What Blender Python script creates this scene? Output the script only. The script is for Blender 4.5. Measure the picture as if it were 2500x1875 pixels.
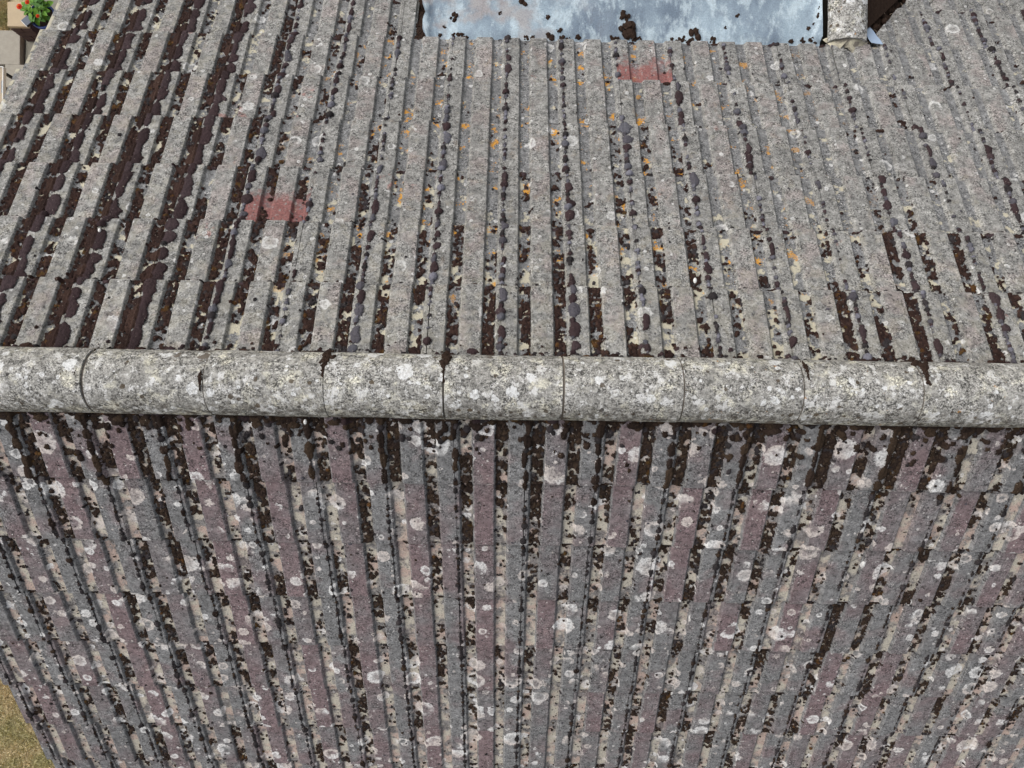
import bpy, bmesh, math, random
import numpy as np
from mathutils import Matrix, Vector

for _o in list(bpy.data.objects):
    bpy.data.objects.remove(_o)
SC = bpy.context.scene
COL = SC.collection
RAD = math.radians

# ------------------------------------------------------------------ camera
cam_d = bpy.data.cameras.new('camera')
cam = bpy.data.objects.new('camera', cam_d)
COL.objects.link(cam)
cam_d.sensor_width = 36.0
cam_d.lens = 1720.2 / 2500.0 * 36.0
cam_d.clip_start = 0.05
cam_d.clip_end = 600
CAMR = Matrix(((0.9998607, -0.0160991, -0.0044000), (0.0161353, 0.9998354, 0.0082998), (0.0042656, -0.0083697, 0.9999559)))
CAMP = Vector((0.0397, 0.0446, 2.7046))
cam.matrix_world = Matrix.Translation(CAMP) @ CAMR.to_4x4()
SC.camera = cam

# ------------------------------------------------------------------ light
SUN_EL, SUN_AZ = 48.0, 292.0          # azimuth clockwise from +Y: light comes from the left and a little from beyond
world = bpy.data.worlds.new('World')
SC.world = world
world.use_nodes = True
wn, wl = world.node_tree.nodes, world.node_tree.links
wn.clear()
sky = wn.new('ShaderNodeTexSky')
sky.sky_type = 'NISHITA'
sky.sun_disc = False
sky.sun_elevation = RAD(SUN_EL)
sky.sun_rotation = RAD(SUN_AZ)
sky.air_density = 1.0
sky.dust_density = 6.0
sky.ozone_density = 1.0
hs = wn.new('ShaderNodeHueSaturation')
hs.inputs['Saturation'].default_value = 0.35       # thin even cloud: the sky's blue is mostly gone
bg = wn.new('ShaderNodeBackground')
bg.inputs['Strength'].default_value = 0.15
wo = wn.new('ShaderNodeOutputWorld')
wl.new(sky.outputs[0], hs.inputs['Color'])
wl.new(hs.outputs[0], bg.inputs['Color'])
wl.new(bg.outputs[0], wo.inputs['Surface'])

sun_d = bpy.data.lights.new('sun', 'SUN')
sun_d.energy = 0.8
sun_d.angle = RAD(70)
sun_d.color = (1.0, 0.965, 0.91)
sun = bpy.data.objects.new('sun', sun_d)
COL.objects.link(sun)
_az, _el = RAD(SUN_AZ), RAD(SUN_EL)
_to = Vector((math.sin(_az) * math.cos(_el), math.cos(_az) * math.cos(_el), math.sin(_el)))
sun.rotation_euler = _to.to_track_quat('Z', 'Y').to_euler()
sun.location = (-6, 3, 9)

vs = SC.view_settings
vs.view_transform = 'Standard'
vs.look = 'None'
vs.gamma = 1.0
vs.use_curve_mapping = False
vs.exposure = 0.0

# ------------------------------------------------------------------ roof constants
PITCH = 0.5531
CP, SP = math.cos(PITCH), math.sin(PITCH)
COVER = 0.295
GAUGE = {1: 0.3463, -1: 0.3519}
FIRST = {1: 0.5108, -1: 0.4708}
PHASE = {1: 0.0, -1: 0.1157}
TILT = {1: 0.033, -1: 0.026}     # height one course gains over one gauge
RIB = 0.017                     # rib height
NOFF = -0.009                   # valley level of a tail below the measured roof plane
VERGE = {1: -2.552, -1: -2.58}
GROUND = -4.9
# tile profile seen from the eaves: (x, z); x = 0 is the joint
PROF = [(0.0010, RIB - .0025), (0.0150, RIB - .0020), (0.0185, RIB - .0055), (0.0250, 0.0012), (0.0300, 0.0), (0.0690, 0.0), (0.0725, 0.0015),
        (0.0785, RIB - .0025), (0.0815, RIB), (0.1620, RIB), (0.1660, RIB - .003), (0.1730, 0.0012), (0.1780, 0.0), (0.2165, 0.0),
        (0.2200, 0.0015), (0.2260, RIB - .0025), (0.2290, RIB), (0.2934, RIB)]
PX = np.array([p[0] for p in PROF])
PZ = np.array([p[1] for p in PROF])


def P(s, u, d, n):
    """roof coordinates (along ridge, down the slope, off the plane) -> world"""
    return Vector((u, s * (d * CP + n * SP), -d * SP + n * CP))


def Parr(s, u, d, n):
    return np.stack([u, s * (d * CP + n * SP), -d * SP + n * CP], -1)


def pix(v):
    """photo pixel of a world point: only used to leave out pieces the photo shows nothing of"""
    c = CAMR.transposed() @ (Vector(v) - CAMP)
    if c.z > -0.05:
        return (-9999, -9999)
    return (1250 + 1720.2 * c.x / -c.z, 937.5 - 1720.2 * c.y / -c.z)


# ------------------------------------------------------------------ node helpers
class NT:
    def __init__(self, name):
        self.m = bpy.data.materials.new(name)
        self.m.use_nodes = True
        self.t = self.m.node_tree
        self.t.nodes.clear()
        self.out = self.t.nodes.new('ShaderNodeOutputMaterial')
        self.b = self.t.nodes.new('ShaderNodeBsdfPrincipled')
        self.t.links.new(self.b.outputs[0], self.out.inputs[0])
        self.b.inputs['Roughness'].default_value = 0.9
        self.b.inputs['Specular IOR Level'].default_value = 0.25

    def put(self, sock, v):
        if isinstance(v, bpy.types.NodeSocket):
            self.t.links.new(v, sock)
        elif isinstance(v, tuple) and len(v) == 3 and sock.type == 'RGBA':
            sock.default_value = (*v, 1)
        else:
            sock.default_value = v

    def n(self, typ, **kw):
        nd = self.t.nodes.new(typ)
        for k, v in kw.items():
            setattr(nd, k, v)
        return nd

    def math(self, op, a, b=0.0, c=None, clamp=False):
        nd = self.n('ShaderNodeMath', operation=op, use_clamp=clamp)
        self.put(nd.inputs[0], a)
        self.put(nd.inputs[1], b)
        if c is not None:
            self.put(nd.inputs[2], c)
        return nd.outputs[0]

    def vmath(self, op, a, b=(0, 0, 0), scale=None):
        nd = self.n('ShaderNodeVectorMath', operation=op)
        self.put(nd.inputs[0], a)
        self.put(nd.inputs[1], b)
        if scale is not None:
            self.put(nd.inputs['Scale'], scale)
        return nd.outputs[0]

    def noise(self, vec, scale, detail=2.0, rough=0.5, color=False, dist=0.0):
        nd = self.n('ShaderNodeTexNoise')
        self.put(nd.inputs['Vector'], vec)
        nd.inputs['Scale'].default_value = scale
        nd.inputs['Detail'].default_value = detail
        nd.inputs['Roughness'].default_value = rough
        nd.inputs['Distortion'].default_value = dist
        return nd.outputs['Color' if color else 'Fac']

    def voro(self, vec, scale, rand=1.0):
        nd = self.n('ShaderNodeTexVoronoi')
        self.put(nd.inputs['Vector'], vec)
        nd.inputs['Scale'].default_value = scale
        nd.inputs['Randomness'].default_value = rand
        sp = self.n('ShaderNodeSeparateColor')
        self.t.links.new(nd.outputs['Color'], sp.inputs[0])
        return nd.outputs['Distance'], sp.outputs[0], sp.outputs[1], sp.outputs[2]

    def ss(self, x, lo, hi):
        """smoothstep, falling when lo > hi"""
        nd = self.n('ShaderNodeMapRange', interpolation_type='SMOOTHSTEP')
        self.put(nd.inputs['Value'], x)
        if not isinstance(lo, bpy.types.NodeSocket) and not isinstance(hi, bpy.types.NodeSocket) and lo > hi:
            lo, hi = hi, lo
            nd.inputs['To Min'].default_value = 1.0
            nd.inputs['To Max'].default_value = 0.0
        self.put(nd.inputs['From Min'], lo)
        self.put(nd.inputs['From Max'], hi)
        return nd.outputs[0]

    def band(self, x, a0, a1, b0, b1):
        return self.math('MULTIPLY', self.ss(x, a0, a1), self.ss(x, b1, b0))

    def mix(self, f, a, b, mode='MIX'):
        nd = self.n('ShaderNodeMix', data_type='RGBA', blend_type=mode)
        self.put(nd.inputs[0], f)
        self.put(nd.inputs[6], a)
        self.put(nd.inputs[7], b)
        return nd.outputs[2]

    def mul(self, *xs):
        r = xs[0]
        for x in xs[1:]:
            r = self.math('MULTIPLY', r, x)
        return r

    def scale_col(self, col, f):
        return self.vmath('SCALE', col, scale=f)

    def bump(self, h, strength=0.4, dist=0.003):
        nd = self.n('ShaderNodeBump')
        nd.inputs['Strength'].default_value = strength
        nd.inputs['Distance'].default_value = dist
        self.put(nd.inputs['Height'], h)
        self.t.links.new(nd.outputs[0], self.b.inputs['Normal'])

    def pos(self):
        return self.n('ShaderNodeNewGeometry').outputs['Position']

    def obj(self):
        return self.n('ShaderNodeTexCoord').outputs['Object']

    def rnd(self):
        return self.n('ShaderNodeObjectInfo').outputs['Random']

    def sep(self, v):
        nd = self.n('ShaderNodeSeparateXYZ')
        self.put(nd.inputs[0], v)
        return nd.outputs

    def color(self, c):
        self.put(self.b.inputs['Base Color'], c)
        return self.m


def speckle(T, p, col, k=1.0, dark=(0.05, 0.045, 0.045), light=(0.60, 0.59, 0.57)):
    """weathered grit: salt and pepper over a base colour, in patches"""
    n1 = T.noise(p, 115, 2, 0.6)
    n2 = T.noise(T.vmath('ADD', p, (7.3, 2.1, 4.4)), 200, 1, 0.5)
    n3 = T.noise(T.vmath('ADD', p, (1.3, 9.1, 3.4)), 38, 4, 0.65)
    patch = T.math('MULTIPLY_ADD', T.ss(T.noise(T.vmath('ADD', p, (6.1, 3.3, 0.7)), 13, 3, 0.6), 0.35, 0.65), 0.9, 0.45)
    f = T.math('ADD', T.math('MULTIPLY', T.math('SUBTRACT', n1, 0.5), 2.1 * k), T.math('MULTIPLY', T.math('SUBTRACT', n2, 0.5), 1.7 * k))
    f = T.math('ADD', T.math('MULTIPLY', f, patch), T.math('MULTIPLY', T.math('SUBTRACT', n3, 0.5), 2.1 * k))
    f = T.math('ADD', f, 1.0)
    f = T.math('MAXIMUM', f, 0.30)
    c = T.scale_col(col, f)
    pep = T.mul(T.ss(n1, 0.41, 0.33), T.ss(n3, 0.56, 0.40), patch)
    c = T.mix(T.math('MULTIPLY', pep, 0.75 * k, clamp=True), c, dark)
    sal = T.mul(T.ss(T.noise(T.vmath('ADD', p, (3.3, 5.5, 8.8)), 85, 3, 0.65), 0.63, 0.69), patch)
    c = T.mix(T.math('MULTIPLY', sal, 0.8 * k, clamp=True), c, light)
    return c, f


def discs(T, p, scale, keep, rmin, rmax, wob=0.010, ring=0.55, fill=0.45, cres=0.0):
    """lobed lichen crusts with a paler rim, some of them only crescents; -> amount 0..1, random"""
    w = T.noise(p, 38, 3, 0.65, color=True)
    w = T.vmath('SCALE', T.vmath('SUBTRACT', w, (0.5, 0.5, 0.5)), scale=wob * 2.2)
    w2 = T.noise(p, 120, 2, 0.6, color=True)
    w2 = T.vmath('SCALE', T.vmath('SUBTRACT', w2, (0.5, 0.5, 0.5)), scale=wob * 0.9)
    pp = T.vmath('ADD', p, T.vmath('ADD', w, w2))
    nd = T.n('ShaderNodeTexVoronoi')
    T.put(nd.inputs['Vector'], pp)
    nd.inputs['Scale'].default_value = scale
    sp = T.n('ShaderNodeSeparateColor')
    T.t.links.new(nd.outputs['Color'], sp.inputs[0])
    d, r1, r2, r3 = nd.outputs['Distance'], sp.outputs[0], sp.outputs[1], sp.outputs[2]
    rad = T.math('MULTIPLY_ADD', T.math('POWER', r2, 1.7), (rmax - rmin) * scale, rmin * scale)
    q = T.math('DIVIDE', d, rad)
    m = T.mul(T.ss(q, 1.03, 0.94), T.ss(r1, 1 - keep - 0.001, 1 - keep + 0.001))
    rim = T.ss(q, ring - 0.10, ring + 0.18)
    grain = T.math('MULTIPLY_ADD', T.ss(T.noise(p, 75, 3, 0.7), 0.36, 0.56), 0.65, 0.35)
    body = T.math('MULTIPLY_ADD', rim, T.math('MULTIPLY_ADD', r3, -fill, 1.0), T.math('MULTIPLY', r3, fill))
    r = T.mul(m, body, grain)
    if cres:
        dv = T.vmath('SUBTRACT', pp, nd.outputs['Position'])
        nd2 = T.n('ShaderNodeVectorMath', operation='DOT_PRODUCT')
        T.put(nd2.inputs[0], dv)
        T.put(nd2.inputs[1], T.vmath('NORMALIZE', T.vmath('SUBTRACT', nd.outputs['Color'], (0.5, 0.5, 0.5))))
        side = T.math('DIVIDE', nd2.outputs['Value'], T.math('DIVIDE', rad, scale))
        cut = T.math('MAXIMUM', T.ss(side, -0.35, 0.15), T.math('GREATER_THAN', T.math('FRACT', T.math('MULTIPLY', r1, 37.0)), cres))
        r = T.mul(r, T.math('MULTIPLY_ADD', cut, 0.92, 0.08))
    return r, r3


# ------------------------------------------------------------------ materials
def tile_material(name, far, red=False):
    T = NT(name)
    p = T.pos()
    o = T.obj()
    ox, oy, oz = T.sep(o)
    px, py, pz = T.sep(p)
    rnd = T.rnd()
    wob = T.math('MULTIPLY', T.math('SUBTRACT', T.noise(p, 30, 3), 0.5), 0.016)
    xw = T.math('ADD', ox, wob)
    v1 = T.band(xw, 0.020, 0.032, 0.066, 0.078)
    v2 = T.band(xw, 0.167, 0.180, 0.212, 0.226)
    nz = T.sep(T.n('ShaderNodeTexCoord').outputs['Normal'])[2]
    val = T.mul(T.math('MAXIMUM', v1, v2), T.ss(nz, 0.45, 0.85))
    mid = T.band(xw, 0.074, 0.086, 0.156, 0.172)
    big = T.noise(p, 5.0, 3, 0.55)
    med = T.noise(p, 16, 4, 0.6)
    if far:
        c = T.mix(big, (0.172, 0.172, 0.166), (0.256, 0.254, 0.243))
        c = T.mix(T.mul(T.ss(med, 0.42, 0.62), 0.5), c, (0.325, 0.322, 0.306))
        pk = T.mul(mid, T.ss(T.noise(p, 7.0, 3, 0.6), 0.47, 0.62), 0.36)
        c = T.mix(pk, c, (0.285, 0.225, 0.215))
        rp = T.ss(T.noise(T.vmath('ADD', p, (4, 1, 7)), 4.5, 4, 0.7), 0.665, 0.72)
        c = T.mix(T.math('MULTIPLY', rp, 0.6), c, (0.28, 0.125, 0.11))
        c = T.mix(T.mul(val, T.math('MULTIPLY_ADD', med, 0.7, 0.25)), c, (0.150, 0.155, 0.165))
        # cream crust on the valley floors, most of it near the ridge and towards the left
        reg = T.math('MAXIMUM', T.ss(py, 1.25, 0.25), T.ss(px, -0.7, -1.9))
        thr = T.math('MULTIPLY_ADD', reg, -0.125, 0.63)
        cn = T.noise(T.vmath('ADD', p, (11, 3, 5)), 17, 4, 0.62)
        crm = T.mul(T.math('MAXIMUM', val, 0.16), T.ss(T.math('SUBTRACT', cn, thr), -0.02, 0.05))
        c, f = speckle(T, p, c, 1.12)
        c2, _f = T.scale_col((0.52, 0.485, 0.375), T.math('MULTIPLY_ADD', T.noise(p, 200, 2), 0.5, 0.72)), None
        c = T.mix(crm, c, c2)
        # orange lichen in the sheltered channels of the middle
        wx = T.mul(T.ss(px, -1.35, -0.55), T.ss(px, 2.0, 0.9), T.ss(py, 0.25, 0.5), T.ss(py, 2.2, 1.7))
        on = T.noise(T.vmath('ADD', p, (2, 8, 3)), 14, 5, 0.7)
        orr = T.mul(T.ss(on, 0.585, 0.62), T.math('MULTIPLY_ADD', val, 0.95, 0.05), wx, T.ss(T.noise(p, 170, 2, 0.6), 0.36, 0.48))
        c = T.mix(orr, c, T.mix(T.noise(p, 90, 2), (0.60, 0.24, 0.012), (0.70, 0.38, 0.06)))
        w1, _r = discs(T, T.vmath('ADD', p, (3.1, 0.7, 1.9)), 10.5, 0.30, 0.006, 0.042, 0.012, 0.60, 0.35, 0.5)
        w2, _r = discs(T, T.vmath('ADD', p, (8.1, 4.7, 6.9)), 26, 0.22, 0.003, 0.012, 0.006, 0.3, 0.9)
        c = T.mix(T.math('MULTIPLY', T.math('MAXIMUM', w1, w2), 0.8), c, (0.66, 0.66, 0.65))
        if red:
            lo = T.ss(T.math('ADD', oy, T.math('MULTIPLY', T.math('SUBTRACT', T.noise(p, 15, 4, 0.65), 0.5), 0.40)), 0.13, 0.25)
            c = T.mix(T.mul(lo, T.ss(T.noise(p, 70, 3), 0.3, 0.42), 0.9), c, T.scale_col((0.235, 0.095, 0.088), T.math('MULTIPLY_ADD', T.noise(p, 110, 3), 1.8, 0.15)))
        tone = T.math('MULTIPLY_ADD', rnd, 0.16, 0.92)
    else:
        c = T.mix(big, (0.142, 0.144, 0.148), (0.220, 0.220, 0.221))
        pv = T.math('ADD', T.math('MULTIPLY', T.math('SUBTRACT', T.noise(p, 4.5, 3, 0.6), 0.5), 2.6), T.math('MULTIPLY_ADD', rnd, 1.1, 0.05))
        c = T.mix(T.mul(T.math('MAXIMUM', mid, T.math('MULTIPLY', T.ss(T.noise(T.vmath('ADD', p, (2, 2, 8)), 3.2, 3, 0.6), 0.48, 0.62), 0.75)), T.math('MINIMUM', T.math('MAXIMUM', pv, 0.0), 1.0), 0.9), c, (0.170, 0.122, 0.128))
        c = T.mix(T.mul(T.ss(T.noise(p, 8, 3), 0.56, 0.7), 0.35), c, (0.225, 0.165, 0.165))
        c = T.mix(T.mul(val, 0.55), c, (0.215, 0.195, 0.18))
        c, f = speckle(T, p, c, 1.0)
        cn = T.noise(T.vmath('ADD', p, (11, 3, 5)), 15, 4, 0.62)
        crm = T.mul(val, T.ss(cn, 0.42, 0.54), T.math('MULTIPLY_ADD', T.ss(T.noise(p, 150, 2, 0.6), 0.34, 0.46), 0.8, 0.2))
        tint = T.noise(T.vmath('ADD', p, (1, 6, 5)), 9, 3, 0.6)
        c2 = T.mix(T.ss(tint, 0.44, 0.6), (0.56, 0.52, 0.43), (0.52, 0.395, 0.335))
        c = T.mix(T.math('MULTIPLY', crm, 0.9), c, T.scale_col(c2, T.math('MULTIPLY_ADD', T.noise(p, 210, 2), 0.5, 0.72)))
        w1, _r = discs(T, T.vmath('ADD', p, (3.1, 0.7, 1.9)), 8.6, 0.78, 0.010, 0.062, 0.014, 0.50, 0.75, 0.45)
        w2, _r = discs(T, T.vmath('ADD', p, (8.1, 4.7, 6.9)), 14.5, 0.62, 0.005, 0.034, 0.010, 0.45, 0.8, 0.35)
        w3, _r = discs(T, T.vmath('ADD', p, (5.1, 9.7, 2.9)), 34, 0.20, 0.002, 0.009, 0.005, 0.3, 0.9)
        wc = T.mix(T.ss(T.noise(p, 6, 2), .4, .6), (0.80, 0.80, 0.79), (0.66, 0.60, 0.56))
        w = T.math('MAXIMUM', T.math('MAXIMUM', w1, w2), T.math('MULTIPLY', w3, 0.8))
        c = T.mix(T.math('MULTIPLY', w, 0.86), c, T.scale_col(wc, T.math('MULTIPLY_ADD', T.noise(p, 140, 3), 0.9, 0.52)))
        tone = T.math('MULTIPLY_ADD', rnd, 0.14, 0.93)
    # small black crusts
    d, r1, r2, r3 = T.voro(T.vmath('ADD', p, T.vmath('SCALE', T.noise(p, 120, 2, color=True), scale=0.006)), 42 if far else 48)
    bk = T.mul(T.ss(d, T.math('MULTIPLY_ADD', r2, 0.22, 0.05), T.math('MULTIPLY', r2, 0.2)), T.ss(r1, 0.62, 0.64))
    c = T.mix(T.math('MULTIPLY', bk, 0.8), c, (0.040, 0.038, 0.042))
    worn = T.mul(T.ss(oy, 0.0075, 0.003), T.ss(T.noise(p, 35, 3), 0.38, 0.55))
    c = T.mix(T.math('MULTIPLY', worn, 0.45), c, (0.40, 0.39, 0.37) if far else (0.27, 0.26, 0.26))
    c = T.scale_col(c, tone)
    T.bump(T.math('ADD', f, T.math('MULTIPLY', med, 2.0)), 0.35, 0.0025)
    T.b.inputs['Roughness'].default_value = 0.93
    return T.color(c)


def ridge_material():
    T = NT('ridge concrete')
    p = T.pos()
    px, py, pz = T.sep(p)
    big = T.noise(p, 6, 4, 0.6)
    c = T.mix(big, (0.205, 0.20, 0.185), (0.36, 0.355, 0.335))
    c = T.mix(T.ss(T.noise(p, 14, 4, 0.65), 0.5, 0.68), c, (0.47, 0.455, 0.385))
    c, f = speckle(T, p, c, 1.5, (0.045, 0.042, 0.04), (0.75, 0.75, 0.74))
    w0 = T.ss(T.noise(T.vmath('ADD', p, (5, 5, 1)), 17, 6, 0.82), 0.545, 0.60)
    c = T.mix(T.math('MULTIPLY', w0, 0.85), c, (0.70, 0.70, 0.69))
    # crusts and dirt gather low on the near flank
    low = T.ss(py, -0.03, -0.11)
    w1, _ = discs(T, T.vmath('ADD', p, (1, 2, 3)), 15, 0.40, 0.005, 0.034, 0.016, 0.2, 0.9)
    w2, _ = discs(T, T.vmath('ADD', p, (4, 7, 3)), 34, 0.25, 0.003, 0.012, 0.006, 0.2, 0.9)
    c = T.mix(T.math('MAXIMUM', w1, w2), c, (0.72, 0.73, 0.73))
    d, r1, r2, r3 = T.voro(T.vmath('ADD', p, T.vmath('SCALE', T.noise(p, 90, 3, color=True), scale=0.012)), 30)
    th = T.math('MULTIPLY_ADD', low, -0.55, 0.84)
    bk = T.mul(T.ss(d, T.math('MULTIPLY_ADD', r2, 0.32, 0.08), T.math('MULTIPLY', r2, 0.3)), T.math('GREATER_THAN', r1, th))
    c = T.mix(T.math('MULTIPLY', bk, 0.85), c, T.mix(r3, (0.035, 0.03, 0.028), (0.085, 0.058, 0.03)))
    dn = T.mul(low, T.ss(T.noise(p, 40, 5, 0.7), 0.46, 0.6))
    c = T.mix(T.math('MULTIPLY', dn, 0.75), c, (0.075, 0.062, 0.052))
    on = T.mul(T.ss(T.noise(T.vmath('ADD', p, (9, 2, 2)), 30, 5, 0.7), 0.66, 0.69), T.ss(px, 0.0, 0.9))
    c = T.mix(T.math('MULTIPLY', on, 0.75), c, (0.40, 0.20, 0.05))
    T.bump(T.math('ADD', f, T.math('MULTIPLY', big, 2.0)), 0.45, 0.003)
    return T.color(c)


def plain(name, col, rough=0.9, var=0.25, scale=20, spec=0.25, bump=0.2):
    T = NT(name)
    p = T.pos()
    n = T.noise(p, scale, 4, 0.6)
    n2 = T.noise(p, scale * 9, 2, 0.6)
    f = T.math('ADD', T.math('MULTIPLY_ADD', n, var * 2, 1 - var), T.math('MULTIPLY', T.math('SUBTRACT', n2, 0.5), var))
    T.b.inputs['Roughness'].default_value = rough
    T.b.inputs['Specular IOR Level'].default_value = spec
    T.bump(n2, bump, 0.002)
    return T.color(T.scale_col(col, f))


def moss_material():
    T = NT('moss')
    p = T.pos()
    a = T.n('ShaderNodeAttribute', attribute_name='moss_tint').outputs['Color']
    n1 = T.noise(p, 260, 3, 0.7)
    n2 = T.noise(p, 80, 3, 0.6)
    f = T.math('ADD', T.math('MULTIPLY', n1, 1.5), T.math('MULTIPLY', n2, 0.7))
    c = T.scale_col(a, f)
    fib = T.ss(T.noise(T.vmath('ADD', p, (4, 4, 4)), 190, 3, 0.7), 0.66, 0.72)
    c = T.mix(T.math('MULTIPLY', fib, 0.45), c, (0.23, 0.17, 0.13))
    lit = T.ss(T.noise(T.vmath('ADD', p, (1, 4, 9)), 115, 2, 0.6), 0.70, 0.74)
    c = T.mix(T.math('MULTIPLY', lit, 0.7), c, (0.42, 0.37, 0.31))
    T.b.inputs['Roughness'].default_value = 1.0
    T.b.inputs['Specular IOR Level'].default_value = 0.08
    T.bump(T.math('ADD', n1, n2), 0.8, 0.004)
    return T.color(c)


def lead_material():
    T = NT('weathered lead')
    p = T.pos()
    px, py, pz = T.sep(p)
    st = T.vmath('MULTIPLY', p, (1.0, 0.45, 1.0))
    big = T.noise(st, 3.6, 5, 0.62)
    med = T.noise(st, 13, 6, 0.7)
    fin = T.noise(p, 140, 3, 0.7)
    c = T.mix(T.ss(big, 0.36, 0.64), (0.155, 0.205, 0.265), (0.33, 0.42, 0.49))
    c = T.mix(T.mul(T.ss(med, 0.46, 0.62), 0.75), c, (0.50, 0.60, 0.655))
    bl = T.ss(T.noise(T.vmath('ADD', p, (3, 2, 9)), 9, 5, 0.7), 0.55, 0.68)
    c = T.mix(T.mul(bl, 0.6), c, (0.15, 0.195, 0.25))
    br = T.mul(T.ss(T.noise(T.vmath('ADD', p, (6, 6, 1)), 4.5, 4, 0.6), 0.50, 0.66), T.ss(px, 0.7, -0.1))
    c = T.mix(T.math('MULTIPLY', br, 0.8), c, (0.335, 0.30, 0.29))
    c = T.scale_col(c, T.math('MULTIPLY_ADD', fin, 1.1, 0.45))
    dk = T.ss(T.noise(T.vmath('ADD', p, (1, 1, 1)), 75, 4, 0.7), 0.64, 0.70)
    c = T.mix(T.math('MULTIPLY', dk, 0.5), c, (0.09, 0.10, 0.12))
    T.b.inputs['Roughness'].default_value = 0.7
    T.b.inputs['Specular IOR Level'].default_value = 0.4
    T.bump(T.math('ADD', med, fin), 0.25, 0.003)
    return T.color(c)


def grass_ground_material():
    T = NT('dry lawn')
    p = T.pos()
    n1 = T.noise(p, 3.0, 4, 0.6)
    n2 = T.noise(p, 45, 4, 0.7)
    c = T.mix(T.ss(n1, 0.38, 0.62), (0.60, 0.50, 0.31), (0.43, 0.39, 0.20))
    c = T.scale_col(c, T.math('MULTIPLY_ADD', n2, 1.0, 0.4))
    T.bump(n2, 0.8, 0.02)
    return T.color(c)


M = {
    'far': tile_material('grey weathered tile', True),
    'far_red': tile_material('tile with bare red face', True, True),
    'near': tile_material('purple grey tile', False),
    'ridge': ridge_material(),
    'under': plain('dark underlay', (0.03, 0.027, 0.025), 1.0, 0.3, 30),
    'mortar': plain('ridge mortar', (0.16, 0.14, 0.12), 1.0, 0.4, 35, 0.1, 0.6),
    'moss': moss_material(),
    'lead': lead_material(),
    'lead_pale': plain('bright lead', (0.36, 0.47, 0.63), 0.6, 0.12, 18, 0.4),
    'debris': plain('dead moss and leaf mould', (0.040, 0.026, 0.020), 1.0, 0.6, 60, 0.05, 1.0),
    'straw': plain('straw', (0.42, 0.33, 0.24), 0.9, 0.3, 60),
    'wall': plain('house brickwork', (0.26, 0.15, 0.11), 0.95, 0.3, 20),
    'lawn': grass_ground_material(),
    'slab': plain('grey paving', (0.36, 0.335, 0.285), 0.95, 0.22, 22, 0.2, 0.4),
    'slab_dark': plain('dark paving', (0.25, 0.24, 0.20), 0.95, 0.25, 18, 0.2, 0.4),  # darker tone for the lower-set slabs
    'coping': plain('buff coping stone', (0.50, 0.40, 0.27), 0.92, 0.16, 12, 0.2, 0.3),
    'brick': plain('purple brown brick', (0.105, 0.068, 0.062), 0.95, 0.3, 30, 0.2, 0.5),
    'earth': plain('soil', (0.05, 0.035, 0.026), 1.0, 0.4, 40, 0.1, 0.9),
    'pot': plain('blue glaze', (0.035, 0.075, 0.27), 0.25, 0.35, 18, 0.5, 0.1),
    'leaf': plain('zinnia leaf', (0.13, 0.30, 0.025), 0.6, 0.3, 14, 0.35, 0.2),
    'leaf_dark': plain('darker leaf', (0.075, 0.20, 0.03), 0.6, 0.3, 14, 0.35, 0.2),  # deeper green for some of the leaf shapes
    'stem': plain('plant stem', (0.11, 0.22, 0.04), 0.7, 0.2, 30),
    'petal': plain('scarlet petal', (0.75, 0.045, 0.012), 0.6, 0.2, 60),
    'eye': plain('flower eye', (0.80, 0.36, 0.03), 0.7, 0.2, 80),
    'slate': plain('solar panel face', (0.105, 0.135, 0.18), 0.45, 0.06, 30, 0.5, 0.0),
    'black': plain('black plastic', (0.014, 0.014, 0.018), 0.5, 0.1, 30, 0.4, 0.0),
    'white': plain('white plastic', (0.78, 0.78, 0.76), 0.5, 0.05, 30, 0.4, 0.0),
    'tan': plain('tan board', (0.44, 0.36, 0.26), 0.8, 0.2, 14, 0.3, 0.1),
    'blue_strip': plain('blue grey strip', (0.115, 0.19, 0.26), 0.5, 0.1, 20, 0.4, 0.0),
    'grass_blade': plain('grass blade', (0.34, 0.28, 0.12), 0.8, 0.5, 9),
    'shell': plain('snail shell', (0.33, 0.19, 0.07), 0.4, 0.3, 150, 0.4, 0.1),
}


# ------------------------------------------------------------------ object helpers
def link(o, parent=None):
    COL.objects.link(o)
    if parent is not None:
        o.parent = parent
    return o


def mesh_obj(name, verts, faces, mat, parent=None, smooth=False):
    me = bpy.data.meshes.new(name)
    me.from_pydata([tuple(v) for v in verts], [], faces)
    me.validate()
    if smooth:
        me.polygons.foreach_set('use_smooth', [True] * len(me.polygons))
    if mat:
        me.materials.append(mat)
    return link(bpy.data.objects.new(name, me), parent)


def bm_obj(name, bm, mat, parent=None, smooth=False):
    bmesh.ops.recalc_face_normals(bm, faces=bm.faces)
    me = bpy.data.meshes.new(name)
    bm.to_mesh(me)
    bm.free()
    if smooth:
        me.polygons.foreach_set('use_smooth', [True] * len(me.polygons))
    me.materials.append(mat)
    return link(bpy.data.objects.new(name, me), parent)


def tag(o, label=None, cat=None, group=None, kind=None):
    if label:
        o['label'] = label
    if cat:
        o['category'] = cat
    if group:
        o['group'] = group
    if kind:
        o['kind'] = kind
    return o


def empty(name, loc=(0, 0, 0)):
    o = bpy.data.objects.new(name, None)
    o.empty_display_size = 0.1
    o.location = loc
    return link(o)


def box_bm(bm, lo, hi, bevel=0.0, seed=0, jit=0.0):
    r = random.Random(seed)
    ret = bmesh.ops.create_cube(bm, size=1)
    vs_ = ret['verts']
    for v in vs_:
        v.co = Vector([lo[i] + (v.co[i] + .5) * (hi[i] - lo[i]) + r.uniform(-jit, jit) for i in range(3)])
    if bevel:
        es = list({e for v in vs_ for e in v.link_edges})
        bmesh.ops.bevel(bm, geom=es, offset=bevel, segments=2, affect='EDGES', profile=0.6)


rng = random.Random(11)
nr = np.random.default_rng(5)

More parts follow.
